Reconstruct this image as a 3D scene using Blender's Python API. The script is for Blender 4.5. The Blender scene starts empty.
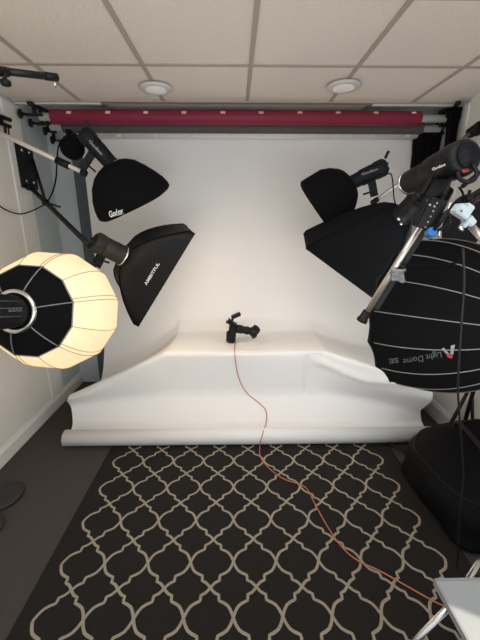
import bpy, bmesh, math, random
from mathutils import Vector as V, Matrix, noise
from mathutils.bvhtree import BVHTree
PI = math.pi
random.seed(4)
sc = bpy.context.scene
COL = sc.collection

# ------------------------------------------------------------------ camera
F = 336.0
PITCH = math.radians(16.2); YAW = math.radians(0.9); ROLL = math.radians(0.0)
CAM = V((0, 0, 1.57))
cd = bpy.data.cameras.new('camera'); cam = bpy.data.objects.new('camera', cd); COL.objects.link(cam)
cd.sensor_fit = 'HORIZONTAL'; cd.sensor_width = 36; cd.lens = F / 480 * 36; cd.clip_start = .02
RM = Matrix.Rotation(-YAW, 3, 'Z') @ Matrix.Rotation(PI/2 - PITCH, 3, 'X') @ Matrix.Rotation(ROLL, 3, 'Z')
cam.matrix_world = Matrix.Translation(CAM) @ RM.to_4x4()
sc.camera = cam

def ray(px, py):
    return (RM @ V(((px-240)/F, (320-py)/F, -1.0)))
def P(px, py, Y=None, X=None, z=None):
    """the point of the room seen at a pixel, on a plane of given depth, side or height"""
    d = ray(px, py)
    if Y is not None: t = (Y-CAM.y)/d.y
    elif X is not None: t = (X-CAM.x)/d.x
    else: t = (z-CAM.z)/d.z
    return CAM + d*t

# ------------------------------------------------------------------ materials
def mat(name, col, rough=.6, metal=0, noise_amt=0, nscale=40, bump=0, bscale=200, emit=None, estr=0, sheen=0, trans=0, coat=0, spec=None):
    m = bpy.data.materials.new(name); m.use_nodes = True
    n = m.node_tree.nodes; l = m.node_tree.links; b = n['Principled BSDF']
    b.inputs['Base Color'].default_value = (*col, 1); b.inputs['Roughness'].default_value = rough
    b.inputs['Metallic'].default_value = metal
    if spec is not None: b.inputs['Specular IOR Level'].default_value = spec
    if sheen: b.inputs['Sheen Weight'].default_value = sheen
    if coat: b.inputs['Coat Weight'].default_value = coat
    if emit: b.inputs['Emission Color'].default_value = (*emit, 1); b.inputs['Emission Strength'].default_value = estr
    tc = n.new('ShaderNodeTexCoord')
    if noise_amt:
        nt = n.new('ShaderNodeTexNoise'); nt.inputs['Scale'].default_value = nscale; nt.inputs['Detail'].default_value = 4
        l.new(tc.outputs['Object'], nt.inputs['Vector'])
        mr = n.new('ShaderNodeMapRange'); mr.inputs['From Min'].default_value = .3; mr.inputs['From Max'].default_value = .7
        mr.inputs['To Min'].default_value = 1-noise_amt; mr.inputs['To Max'].default_value = 1+noise_amt
        l.new(nt.outputs['Fac'], mr.inputs['Value'])
        mx = n.new('ShaderNodeVectorMath'); mx.operation = 'SCALE'; mx.inputs[0].default_value = col
        l.new(mr.outputs['Result'], mx.inputs['Scale']); l.new(mx.outputs['Vector'], b.inputs['Base Color'])
    if bump:
        bt = n.new('ShaderNodeTexNoise'); bt.inputs['Scale'].default_value = bscale; bt.inputs['Detail'].default_value = 3
        l.new(tc.outputs['Object'], bt.inputs['Vector'])
        bp = n.new('ShaderNodeBump'); bp.inputs['Strength'].default_value = bump; bp.inputs['Distance'].default_value = .01
        l.new(bt.outputs['Fac'], bp.inputs['Height']); l.new(bp.outputs['Normal'], b.inputs['Normal'])
    return m

M = {}
M['wall'] = mat('wall_paint', (.76, .735, .69), .8, noise_amt=.02, nscale=3, bump=.06, bscale=60)
M['trimw'] = mat('trim_paint', (.78, .77, .74), .5)
M['tile'] = mat('ceiling_tile', (.80, .725, .655), .95, noise_amt=.05, nscale=90, bump=.25, bscale=160)
M['tbar'] = mat('ceiling_bar', (.42, .36, .31), .7)
M['floor'] = mat('vinyl_floor', (.058, .049, .043), .8, spec=.3, noise_amt=.10, nscale=120, bump=.1, bscale=150)
M['rug'] = mat('rug_pile', (.019, .0165, .015), .95, spec=.2, noise_amt=.2, nscale=300, bump=.5, bscale=500)
M['rugline'] = mat('rug_line_pile', (.36, .31, .24), .95, noise_amt=.15, nscale=200, bump=.5, bscale=500)
M['paper'] = mat('white_paper', (.78, .775, .77), .6, noise_amt=.012, nscale=2, bump=.02, bscale=20)
M['red'] = mat('red_paper', (.215, .010, .04), .6, noise_amt=.05, nscale=30)
M['grey'] = mat('grey_paper', (.075, .072, .068), .7, noise_amt=.05, nscale=30)
M['slate'] = mat('slate_sheet', (.075, .095, .115), .7, noise_amt=.05, nscale=10)
M['core'] = mat('aluminium_core', (.62, .62, .59), .5, 0)
M['tape'] = mat('pink_tape', (.80, .55, .48), .6)
M['tape2'] = mat('cream_tape', (.85, .78, .70), .6)
M['blk'] = mat('black_plastic', (.007, .007, .008), .5, spec=.22, noise_amt=.2, nscale=60, bump=.05)
M['blkm'] = mat('black_metal', (.010, .010, .011), .45, .2, spec=.35)
M['navy'] = mat('dark_gloss_plastic', (.006, .008, .012), .5, spec=.2)
M['cloth'] = mat('black_cloth', (.005, .005, .0055), .95, spec=.12, noise_amt=.2, nscale=200, bump=.2, bscale=400)
M['nylon'] = mat('black_nylon', (.009, .0085, .0085), .6, spec=.25, noise_amt=.2, nscale=80, bump=.1, bscale=200)
M['nylon_br'] = mat('brown_black_nylon', (.022, .018, .014), .5, spec=.3, noise_amt=.1, nscale=80, bump=.1, bscale=200)
M['bag'] = mat('bag_nylon', (.004, .004, .0045), .75, spec=.12, noise_amt=.2, nscale=60, bump=.2, bscale=150)
M['chrome'] = mat('chrome', (.75, .73, .70), .25, 1)
M['silver'] = mat('brushed_silver', (.62, .56, .50), .35, .85)
M['cream_pole'] = mat('cream_pole', (.74, .68, .60), .4, .2)
M['white'] = mat('white_print', (.78, .77, .75), .6)
M['greyprint'] = mat('grey_print', (.30, .32, .34), .6)
M['dimprint'] = mat('dim_print', (.14, .14, .15), .6)
M['piping'] = mat('grey_piping', (.25, .25, .25), .6)
M['redprint'] = mat('red_print', (.45, .05, .07), .6)
M['orange'] = mat('orange_cable', (.50, .16, .075), .5)
M['blue'] = mat('blue_knob', (.02, .14, .42), .4)
M['palep'] = mat('pale_blue_plastic', (.42, .50, .53), .45)
M['ltable'] = mat('white_laminate', (.36, .385, .395), .5, noise_amt=.02, nscale=10)
M['ltedge'] = mat('grey_edge', (.30, .30, .30), .5)
M['disc'] = mat('black_iron', (.022, .021, .020), .6)
M['lampring'] = mat('lamp_ring', (.62, .60, .57), .5)
M['lamplens'] = mat('lamp_lens', (.7, .68, .66), .4, emit=(1, .95, .9), estr=.12)
M['glass'] = mat('dark_glass', (.005, .006, .010), .5, spec=.15)
M['redrub'] = mat('red_marking', (.28, .05, .03), .5)
M['cooldiff'] = mat('lit_front_fabric', (.8, .8, .8), .8, emit=(.84, .92, 1), estr=3.8)
M['diffuser'] = mat('diffuser_fabric', (.8, .78, .74), .8, emit=(1, .78, .56), estr=4.0)
M['reflector'] = mat('silver_lining', (.7, .7, .68), .35, .6)

# lantern fabric: really glows; crease noise
def lantern_mat():
    m = mat('lantern_fabric', (.45, .41, .33), .8, bump=.3, bscale=9)
    n = m.node_tree.nodes; l = m.node_tree.links; b = n['Principled BSDF']
    nt = n.new('ShaderNodeTexNoise'); nt.inputs['Scale'].default_value = 14
    mp = n.new('ShaderNodeMapping'); mp.inputs['Scale'].default_value = (1.6, .3, .5)
    tc = n.new('ShaderNodeTexCoord'); l.new(tc.outputs['Object'], mp.inputs['Vector']); l.new(mp.outputs['Vector'], nt.inputs['Vector'])
    mr = n.new('ShaderNodeMapRange'); mr.inputs['From Min'].default_value = .3; mr.inputs['From Max'].default_value = .7
    mr.inputs['To Min'].default_value = LAN*.93; mr.inputs['To Max'].default_value = LAN*1.05
    l.new(nt.outputs['Fac'], mr.inputs['Value']); l.new(mr.outputs['Result'], b.inputs['Emission Strength'])
    b.inputs['Emission Color'].default_value = (1.0, .71, .37, 1)
    return m
LAN = .80
M['lantern'] = lantern_mat()

# ------------------------------------------------------------------ mesh helpers
def newbm(): return bmesh.new()
def frame(z, up=V((0, 0, 1))):
    z = z.normalized()
    x = up.cross(z)
    if x.length < 1e-4: x = V((1, 0, 0)).cross(z)
    x.normalize(); y = z.cross(x)
    return x, y, z
def box(bm, c, s, rot=None, mi=0, bev=0):
    r = bmesh.ops.create_cube(bm, size=1)
    vs = r['verts']
    for v in vs:
        p = V((v.co.x*s[0], v.co.y*s[1], v.co.z*s[2]))
        if rot is not None: p = rot @ p
        v.co = p + V(c)
    fs = set(f for v in vs for f in v.link_faces)
    for f in fs: f.material_index = mi
    if bev:
        es = list(set(e for v in vs for e in v.link_edges))
        bmesh.ops.bevel(bm, geom=es, offset=bev, segments=2, affect='EDGES')
def obox(bm, a, b, w, h, up=V((0, 0, 1)), bev=0, mi=0):
    """box running from a to b, w wide and h high"""
    a = V(a); b = V(b); x, y, z = frame(b-a, up)
    box(bm, (a+b)/2, (w, h, (b-a).length), Matrix((x, y, z)).transposed(), mi, bev)
def rings(bm, rs, cap0=True, cap1=True, closed=False, mi=0, smooth=True):
    vv = [[bm.verts.new(p) for p in r] for r in rs]
    n = len(vv[0]); fs = []
    for i in range(len(vv)-(0 if closed else 1)):
        a = vv[i]; b = vv[(i+1) % len(vv)]
        for j in range(n):
            k = (j+1) % n
            fs.append(bm.faces.new((a[j], a[k], b[k], b[j])))
    if not closed:
        if cap0: fs.append(bm.faces.new(list(reversed(vv[0]))))
        if cap1: fs.append(bm.faces.new(vv[-1]))
    for f in fs:
        f.material_index = mi; f.smooth = smooth
    for f in fs[-2:]:
        if len(f.verts) > 4: f.smooth = False
    return vv
def lathe(bm, a, d, prof, n=24, up=V((0, 0, 1)), mi=0, cap0=True, cap1=True, smooth=True):
    """prof: list of (distance along d, radius)"""
    x, y, z = frame(V(d), up); a = V(a)
    rs = [[a + z*t + (x*math.cos(2*PI*i/n) + y*math.sin(2*PI*i/n))*max(r, 1e-4) for i in range(n)] for t, r in prof]
    return rings(bm, rs, cap0, cap1, mi=mi, smooth=smooth)
def smoothpts(pts, sub=6):
    pts = [V(p) for p in pts]
    if len(pts) < 3: return pts
    out = []
    for i in range(len(pts)-1):
        p0 = pts[max(i-1, 0)]; p1 = pts[i]; p2 = pts[i+1]; p3 = pts[min(i+2, len(pts)-1)]
        for k in range(sub):
            t = k/sub
            out.append(.5*((2*p1)+(p2-p0)*t+(2*p0-5*p1+4*p2-p3)*t*t+(3*p1-p0-3*p2+p3)*t**3))
    out.append(pts[-1]); return out
def tube(bm, pts, r, n=8, sub=0, mi=0):
    pts = smoothpts(pts, sub) if sub else [V(p) for p in pts]
    rs = []; px = None
    for i, p in enumerate(pts):
        d = (pts[min(i+1, len(pts)-1)] - pts[max(i-1, 0)]).normalized()
        if px is None: x, y, z = frame(d)
        else:
            x = (px - d*px.dot(d)).normalized(); y = d.cross(x)
        px = x
        rr = r[i] if isinstance(r, (list, tuple)) else r
        rs.append([p + (x*math.cos(2*PI*j/n)+y*math.sin(2*PI*j/n))*rr for j in range(n)])
    rings(bm, rs, mi=mi)
def ball(bm, c, r, s=(1, 1, 1), mi=0):
    k = bmesh.ops.create_uvsphere(bm, u_segments=16, v_segments=10, radius=r)
    for v in k['verts']:
        v.co = V((v.co.x*s[0], v.co.y*s[1], v.co.z*s[2])) + V(c)
        for f in v.link_faces: f.smooth = True; f.material_index = mi

WL = {}
def obj(name, bm, m, parent=None, norm=True):
    if norm: bmesh.ops.recalc_face_normals(bm, faces=bm.faces)
    if parent is None:
        lo = V((min(v.co.x for v in bm.verts), min(v.co.y for v in bm.verts), min(v.co.z for v in bm.verts)))
        hi = V((max(v.co.x for v in bm.verts), max(v.co.y for v in bm.verts), max(v.co.z for v in bm.verts)))
        off = V(((lo.x+hi.x)/2, (lo.y+hi.y)/2, lo.z))
    else: off = WL[parent.name]
    for v in bm.verts: v.co -= off
    me = bpy.data.meshes.new(name); bm.to_mesh(me); bm.free()
    o = bpy.data.objects.new(name, me); COL.objects.link(o)
    for mm in (m if isinstance(m, (list, tuple)) else [m]): me.materials.append(mm)
    if parent is None: o.location = off
    else: o.parent = parent
    WL[o.name] = V(off)
    return o
def thing(name, label, cat, loc, group=None):
    o = bpy.data.objects.new(name, None); COL.objects.link(o); o.location = loc; o.empty_display_size = .05
    WL[o.name] = V(loc); return tag(o, label, cat, group)
def tag(o, label, cat, group=None):
    o['label'] = label; o['category'] = cat
    if group: o['group'] = group
    return o
def struct(name, bm, m):
    o = obj(name, bm, m); o['kind'] = 'structure'; return o
def bm_box(c, s, **k):
    bm = newbm(); box(bm, c, s, **k); return bm
def span(x0, x1, y0, y1, z0, z1, bm=None, **k):
    bm = bm or newbm(); box(bm, ((x0+x1)/2, (y0+y1)/2, (z0+z1)/2), (x1-x0, y1-y0, z1-z0), **k); return bm
def bvh(o):
    off = WL[o.name]
    return BVHTree.FromPolygons([v.co+off for v in o.data.vertices], [tuple(p.vertices) for p in o.data.polygons])
def hit(tree, px, py, lift=.0015):
    d = ray(px, py).normalized(); h = tree.ray_cast(CAM, d)
    if h[0] is None: return None
    n = h[1] if h[1].dot(d) < 0 else -h[1]
    return h[0] + n*lift
def textgeo(s, bold=.0):
    c = bpy.data.curves.new('lettering', 'FONT'); c.body = s; c.size = 1; c.offset = bold; c.resolution_u = 3
    o = bpy.data.objects.new('lettering', c); COL.objects.link(o)
    dg = bpy.context.evaluated_depsgraph_get(); me = bpy.data.meshes.new_from_object(o.evaluated_get(dg))
    bpy.data.objects.remove(o)
    vs = [v.co.copy() for v in me.vertices]; fs = [tuple(p.vertices) for p in me.polygons]
    x0 = min(v.x for v in vs); x1 = max(v.x for v in vs); h = .70
    return [((v.x-x0)/(x1-x0), v.y/h) for v in vs], fs
def lettering(name, s, host, tree, o, ex, ey, m, bold=0.0, lift=.0015):
    """letters printed on a surface: baseline from o along ex, cap height ey"""
    uv, fs = textgeo(s, bold); bm = newbm(); vs = []; ok = []
    for u, v in uv:
        h = hit(tree, o[0]+ex[0]*u+ey[0]*v, o[1]+ex[1]*u+ey[1]*v, lift)
        ok.append(h is not None); vs.append(bm.verts.new(h or V((0, 0, 0))))
    for f in fs:
        if all(ok[i] for i in f) and len(set(f)) == len(f):
            try: bm.faces.new([vs[i] for i in f])
            except ValueError: pass
    for i, v in enumerate(list(vs)):
        if not v.link_faces: bm.verts.remove(v)
    if len(bm.verts) == 0: bm.free(); return None
    return obj(name, bm, m, host, norm=False)
def polymark(name, polys, host, tree, m, lift=.0016):
    bm = newbm()
    for pl in polys:
        hs = [hit(tree, x, y, lift) for x, y in pl]
        if all(h is not None for h in hs): bm.faces.new([bm.verts.new(h) for h in hs])
    if len(bm.verts) == 0: bm.free(); return None
    return obj(name, bm, m, host, norm=False)

# ------------------------------------------------------------------ room
XL, XR, YB, YO, ZC = -1.575, 1.665, 3.16, 2.79, 2.41
Y0 = -.7
struct('floor', span(XL-.1, XR+.1, Y0, YB+.1, -.1, 0), M['floor'])
# ceiling with its grid bars
bm = span(XL-.1, XR+.1, Y0, YO, ZC, ZC+.06)
struct('ceiling', bm, M['tile'])
gx = P(247, 102, z=ZC).x; gy = P(247, 65, z=ZC).y
bm = newbm()
for k in range(-3, 4):
    x = gx + k*.6
    if XL < x < XR: span(x-.012, x+.012, Y0, YO, ZC-.006, ZC+.001, bm)
for k in range(-7, 3):
    y = gy + k*.6
    if Y0 < y < YO-.05: span(XL, XR, y-.012, y+.012, ZC-.0055, ZC+.001, bm)
struct('trim_1', bm, M['tbar'])
# alcove ceiling: raised at both sides, lower slab in the middle
struct('ceiling_alcove', span(XL-.1, XR+.1, YO, YB+.1, ZC+.07, ZC+.12), M['tile'])
struct('ceiling_slab', span(-.93, .98, YO+.012, YB, ZC-.004, ZC+.069), M['tile'])
bm = newbm()
span(XL, XR, YO-.035, YO+.002, ZC-.012, ZC+.002, bm)
span(-.955, -.93, YO+.012, YB, ZC-.012, ZC+.069, bm); span(.98, 1.005, YO+.012, YB, ZC-.012, ZC+.069, bm)
struct('trim_2', bm, M['tbar'])
bm = newbm()
span(XL, -.96, YO-.02, YO+.008, ZC-.024, ZC-.0125, bm); span(1.01, XR, YO-.02, YO+.008, ZC-.024, ZC-.0125, bm)
struct('trim_3', bm, M['core'])
M['alcove'] = mat('alcove_paint', (.50, .56, .58), .8, noise_amt=.02, nscale=3)
struct('wall_left', span(XL-.1, XL, Y0, 2.605, 0, ZC+.1), M['wall'])
struct('wall_alcove_left', span(XL-.1, XL, 2.605, YB, 0, ZC+.1), M['alcove'])
struct('wall_alcove_right', span(XR, XR+.1, 2.665, YB, 0, ZC+.1), M['alcove'])
# right wall has a window near the photographer, out of the picture
WY0, WY1, WZ0, WZ1 = -.5, .245, .80, 2.2
bm = span(XR, XR+.1, WY1, 2.665, 0, ZC+.1)
span(XR, XR+.1, Y0, WY0, 0, ZC+.1, bm); span(XR, XR+.1, WY0, WY1, 0, WZ0, bm); span(XR, XR+.1, WY0, WY1, WZ1, ZC+.1, bm)
struct('wall_right', bm, M['wall'])
struct('wall_back', span(XL-.1, XR+.1, YB, YB+.1, 0, ZC+.12), M['alcove'])
# vertical trims where the alcove begins
bm = newbm(); span(XL, XL+.014, 2.60, 2.79, .12, ZC-.031, bm, bev=.004); struct('trim_4', bm, M['trimw'])
bm = newbm(); span(XR-.014, XR, 2.66, 2.79, .14, ZC-.031, bm, bev=.004); struct('trim_5', bm, M['trimw'])
def baseboard(x, s, h, name):
    bm = newbm()
    a = [(x, 0), (x+s*.018, 0), (x+s*.018, h-.03), (x+s*.010, h-.012), (x+s*.008, h), (x, h)]
    va = [bm.verts.new((p[0], Y0, p[1])) for p in a]; vb = [bm.verts.new((p[0], YB, p[1])) for p in a]
    for i in range(len(a)):
        j = (i+1) % len(a); bm.faces.new((va[i], va[j], vb[j], vb[i]))
    bm.faces.new(va); bm.faces.new(list(reversed(vb)))
    struct(name, bm, M['trimw'])
baseboard(XL, 1, .118, 'baseboard_left'); baseboard(XR, -1, .14, 'baseboard_right')

# ------------------------------------------------------------------ rug
def rug():
    bm = newbm()
    x0, x1, y0, y1 = P(50, 560, z=0).x, 1.12, .35, 2.32
    span(x0, x1, y0, y1, .0005, .008, bm, bev=.003)
    CW, CH = .2045, .237
    c0 = P(216, 502.5, z=.009)           # one crossing of the trellis
    half = [(0, 0), (.10, .10), (.2, .185), (.30, .225), (.385, .26), (.385, .36), (.40, .455), (.50, .495), (.62, .54), (.77, .625), (.88, .76), (.945, .88), (1, 1)]
    hw = .0062
    def ribbon(pts):
        L = []; R = []
        for i, p in enumerate(pts):
            a = pts[max(i-1, 0)]; b = pts[min(i+1, len(pts)-1)]
            d = (b-a).normalized(); nn = V((-d.y, d.x, 0))*hw
            L.append(bm.verts.new(p+nn)); R.append(bm.verts.new(p-nn))
        for i in range(len(pts)-1):
            f = bm.faces.new((L[i], R[i], R[i+1], L[i+1])); f.material_index = 1
    cnt = 0
    for i in range(-6, 7):
        for j in range(-8, 5):
            cx = c0.x + i*CW; cy = c0.y + j*CH
            for sx in (-1, 1):
                for sy in (-1, 1):
                    pts = [V((cx+sx*u*CW/2, cy+sy*v*CH/2, .0092+.0002*(sx > 0)+.0001*(sy > 0))) for u, v in half]
                    if all(x0+.02 < p.x < x1-.015 and y0+.02 < p.y < y1-.02 for p in pts):
                        ribbon(pts)
    o = obj('rug', bm, [M['rug'], M['rugline']], norm=False)
    tag(o, 'dark charcoal rug with a cream trellis pattern lying on the floor', 'rug')
rug()

# ------------------------------------------------------------------ backdrop rolls
def roll(y, z, x0, x1, cx0, cx1, r, m, name, label, tabs, tabm, taby):
    t = thing(name, label, 'backdrop roll', (0, y, z-r))
    bm = newbm(); lathe(bm, (x0, y, z), (1, 0, 0), [(0, r*.96), (.004, r), (x1-x0-.004, r), (x1-x0, r*.96)], 32); obj('rolled_paper', bm, m, t)
    bm = newbm(); lathe(bm, (cx0, y, z), (1, 0, 0), [(0, .026), (cx1-cx0, .026)], 24)
    obj('core_tube', bm, M['core'], t)
    for px in tabs:
        a = P(px, taby, Y=y-r*.8)
        bm = newbm(); n = 5; q = []
        for s in (-1, 1):
            q.append([bm.verts.new((a.x+s*.017, y-math.cos(th)*(r+.0012), z+math.sin(th)*(r+.0012))) for th in [math.asin(max(-1, min(1, (a.z-z)/r)))+(k-2)*.11 for k in range(n)]])
        for k in range(n-1): bm.faces.new((q[0][k], q[1][k], q[1][k+1], q[0][k+1]))
        obj('tape_tab', bm, tabm, t)
    return t
YR = 2.80
ra = P(52, 117.5, Y=YR); rb = P(420, 118, Y=YR)
roll(YR, (ra.z+rb.z)/2, ra.x, rb.x, P(40, 118, Y=YR).x, P(446, 118, Y=YR).x, .048, M['red'], 'paper_roll',
     'dark red paper roll, the frontmost of the rolls under the ceiling', [69, 108, 146, 184, 223, 261, 300, 338, 376, 414], M['tape'], 112.5)
YG = 2.90
ga = P(63, 127, Y=YG)
roll(YG, ga.z+.0, ga.x, P(422, 129, Y=YG).x, P(51, 129, Y=YG).x, P(440, 129, Y=YG).x, .040, M['grey'], 'paper_roll',
     'dark grey paper roll hanging just behind and below the red roll', [], M['tape2'], 131)

# white seamless paper: hangs, drapes over a table, falls to the floor and ends in a roll
YW = 3.04
def sheet():
    x0 = P(88, 200, Y=YW).x; x1 = P(411, 160, Y=YW).x
    TL = P(168, 352, Y=2.45); TR = P(326, 352, Y=2.45); tz = P(250, 352, Y=2.45).z
    t = thing('paper_backdrop', 'wide white seamless paper backdrop draped over the table and down to the floor', 'backdrop', (0, 2.6, 0))
    NX = 180
    rows = []
    def lerp(a, b, s): return a+(b-a)*s
    def prof(x):
        if x < TL.x: s = (x-TL.x)/(x0-TL.x); zb = lerp(tz, .08, s**.8); yr = lerp(2.45, 2.36, s); zr = lerp(tz, .27, s); bulge = .02
        elif x > TR.x: s = (x-TR.x)/(x1-TR.x); zb = lerp(tz, .40, s**.7); yr = lerp(2.45, 2.16, s); zr = lerp(tz, .45, s**1.15); bulge = .05
        else: s = 0; zb = tz; yr = 2.45; zr = tz
        outer = s
        key = [(YW, 2.24), (YW, 1.9), (YW, 1.5), (YW, 1.1), (YW, zb+.30+.1*outer), (YW-.03-.08*outer, zb+.10+.05*outer), (YW-.12-.1*outer, zb+.012+.02*outer),
               (lerp(YW-.2, yr, .35), lerp(zb, zr, .35)+.004), (lerp(YW, yr, .75), lerp(zb, zr, .75)+.004), (yr+.03, zr+.002), (yr+.004, zr-.004),
               (yr-.008-.02*outer, zr-.03), (yr-.012-.03*outer, lerp(zr, .25, .55)), (lerp(2.43, yr-.03, outer*.6), .25-.06*outer), (lerp(2.35, yr-.06, outer*.3), .14), (2.29, .07), (2.22, .035), (2.19, .013)]
        pts = [V((x, a, b)) for a, b in key]
        out = []
        for i in range(len(pts)-1):
            k = 14 if i < 4 else 8
            for q in range(k):
                out.append(pts[i].lerp(pts[i+1], q/k))
        out.append(pts[-1])
        w = 3+int(8*outer)
        for _ in range(w):
            out = [out[0]]+[(out[i-1]+out[i]*2+out[i+1])/4 for i in range(1, len(out)-1)]+[out[-1]]
        return out
    xs = [x0+(x1-x0)*i/NX for i in range(NX+1)]
    bm = newbm(); G = []
    for x in xs:
        col = prof(x); c = []
        for k, p in enumerate(col):
            f = k/len(col)
            a = .004 if f < .4 else .010
            if TL.x < x < TR.x and tz-.02 < p.z < tz+.02: a = .003
            n1 = noise.noise(V((p.x*2.2, p.y*2, p.z*2.0)))*a*1.4 + noise.noise(V((p.x*6, p.y*5, p.z*4+7)))*a*.35
            q = p.copy()
            if f < .38: q.y += n1
            elif p.z > .02: q.y += n1*.7; q.z += abs(n1)*.5
            # sagging folds of the right hand side
            if x > TR.x-.1 and .05 < p.z < .62 and p.y < 2.45:
                s = (x-TR.x)
                q.y -= .022*math.exp(-((p.z-(.50-.25*s if s < .3 else .42+.1*(s-.3)))/.03)**2)*min(1, max(0, (s+.1)/.1))
            if TL.x < x < TR.x+.02 and p.y < 2.46 and .24 < p.z < tz-.03:
                q.y += .008*math.exp(-((x-(TR.x-.12))/.015)**2) - .004*math.exp(-((p.z-.26)/.012)**2)
            fr = max(0, min(1, (2.9-q.y)/.5))*(1-.75*max(0, min(1, (.2-q.z)/.2))); q.x *= 1+(.045 if q.x < 0 else -.045)*fr*fr
            c.append(bm.verts.new(q))
        G.append(c)
    for i in range(NX):
        for k in range(len(G[0])-1):
            f = bm.faces.new((G[i][k], G[i+1][k], G[i+1][k+1], G[i][k+1])); f.smooth = True
    # bottom part fans out a little to the left and right so that the floor edge is parallel to the roll
    o = obj('sheet', bm, M['paper'], t)
    a = P(66, 440, Y=2.13); b = P(432, 437, Y=2.13)
    bm = newbm(); r = .057
    lathe(bm, (a.x, 2.125, r+.0095), (1, 0, 0), [(0, r*.80), (0, r), (b.x-a.x, r), (b.x-a.x, r*.8)], 36, cap0=False, cap1=False)
    lathe(bm, (a.x+.002, 2.125, r+.0095), (1, 0, 0), [(0, r*.985), (b.x-a.x-.004, r*.985)], 36)
    obj('floor_roll', bm, M['paper'], t)
    ww = P(250, 132.5, Y=2.975)
    bm = newbm(); lathe(bm, (x0+.005, 2.995, ww.z), (1, 0, 0), [(0, .042), (x1-x0-.01, .042)], 28); obj('top_roll', bm, M['paper'], t)
    for px in [82.5, 119, 155, 191, 228, 262, 299, 336, 373, 407]:
        a = P(px, 135.4, Y=2.944)
        if a.x < x0+.03: a.x = x0+.03
        bm = newbm(); box(bm, (a.x, 2.944, a.z), (.036, .003, .022)); obj('tape_tab', bm, M['tape2'], t)
    return tz, TL, TR
tz, TL, TR = sheet()

# table below the paper
t = thing('folding_table', 'low table hidden under the white paper, its top showing as the raised flat area', 'table', ((TL.x+TR.x)/2, 2.72, 0))
bm = newbm(); span(TL.x+.025, TR.x-.025, 2.475, 2.93, tz-.04, tz-.014, bm, bev=.004); obj('table_top', bm, M['ltable'], t)
for sx in (TL.x+.08, TR.x-.08):
    for sy in (2.52, 2.88):
        bm = newbm(); tube(bm, [(sx, sy, 0), (sx, sy, tz-.041)], .013); obj('leg', bm, M['silver'], t)

# slate sheet on back wall
t = thing('backdrop_panel', 'dark slate backdrop sheet hanging behind the white paper, seen at its left edge', 'backdrop', (0, 3.12, 0))
bm = newbm(); xa = P(75, 184, Y=3.11).x; xb = P(421, 160, Y=3.11).x
lp = []
for i in range(61):
    x = xa+(xb-xa)*i/60; y = 3.11+.004*math.sin(i*.8)
    lp.append((x, y))
vf = [[bm.verts.new((x, y, z)) for x, y in lp] for z in (.005, 2.33)]
vb2 = [[bm.verts.new((x, y+.004, z)) for x, y in lp] for z in (.005, 2.33)]
for i in range(60):
    for a in (vf, vb2): bm.faces.new((a[0][i], a[0][i+1], a[1][i+1], a[1][i]))
for i in (0, 60): bm.faces.new((vf[0][i], vb2[0][i], vb2[1][i], vf[1][i]))
for q in (0, 1):
    for i in range(60): bm.faces.new((vf[q][i], vb2[q][i], vb2[q][i+1], vf[q][i+1]))
obj('sheet', bm, M['slate'], t)
bm = newbm(); lathe(bm, (xa-.02, 3.11, 2.345), (1, 0, 0), [(0, .018), (xb-xa+.04, .018)], 16); obj('top_bar', bm, M['core'], t)

# ------------------------------------------------------------------ roll hooks (left and right)
def hooks(side, label):
    if side < 0: pts = [(27, 115, 2.78), (37, 124, 2.88), (51, 132, 2.97), (58, 141, 3.05)]; ends = (42, 55, 64)
    else: pts = [(452, 117, 2.78), (446, 126, 2.88), (441, 134, 2.97), (436, 142, 3.05)]; ends = (444, 438, 430)
    t = thing('roller_bracket', label, 'bracket', (side*1.52, 2.9, 2.1))
    xw = XL+.004 if side < 0 else XR-.004
    top = P(29 if side < 0 else 459, 103, Y=2.72); bot = P(50 if side < 0 else 440, 113, Y=3.04)
    bm = newbm(); obox(bm, top, bot, .03, .022); obj('mount_plate', bm, M['blkm'], t)
    for k, (px, py, Y) in enumerate(pts):
        a = P(px, py, Y=Y)
        bm = newbm(); w = top.lerp(bot, (Y-2.72)/.32)
        obox(bm, w, V((w.x, Y, a.z)), .016, .02); obox(bm, V((w.x-side*.06, Y, a.z)), V((a.x, Y-.01, a.z)), .016, .02)
        obj('hook_arm', bm, M['blkm'], t)
        bm = newbm(); c = V((a.x, Y-.02, a.z))
        lathe(bm, c, (side*1, -.3, 0), [(0, .009), (.02, .012), (.022, .03), (.04, .03), (.045, .022)], 10)
        obj('knob', bm, M['blk'], t)
    return t
hooks(-1, 'black roll bracket with knobs on the left wall, below the ceiling')
hooks(1, 'black roll bracket with knobs on the right wall, behind the black cloths')

# ------------------------------------------------------------------ ceiling spots
for px, py, lab in ((156, 88.5, 'round flat ceiling spotlight nearer the left wall'), (343.5, 86.5, 'round flat ceiling spotlight nearer the right wall')):
    c = P(px, py, z=ZC-.015)
    t = thing('ceiling_spotlight', lab, 'ceiling light', (c.x, c.y, ZC-.02), 'round spotlights in the ceiling')
    bm = newbm(); lathe(bm, (c.x, c.y, ZC-.008), (0, 0, -1), [(0, .10), (.008, .105), (.016, .098), (.018, .075)], 36); obj('ring', bm, M['lampring'], t)
    bm = newbm(); lathe(bm, (c.x, c.y, ZC-.0262), (0, 0, -1), [(0, .072), (.003, .06), (.004, .001)], 30); obj('lens', bm, M['lamplens'], t)

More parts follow.
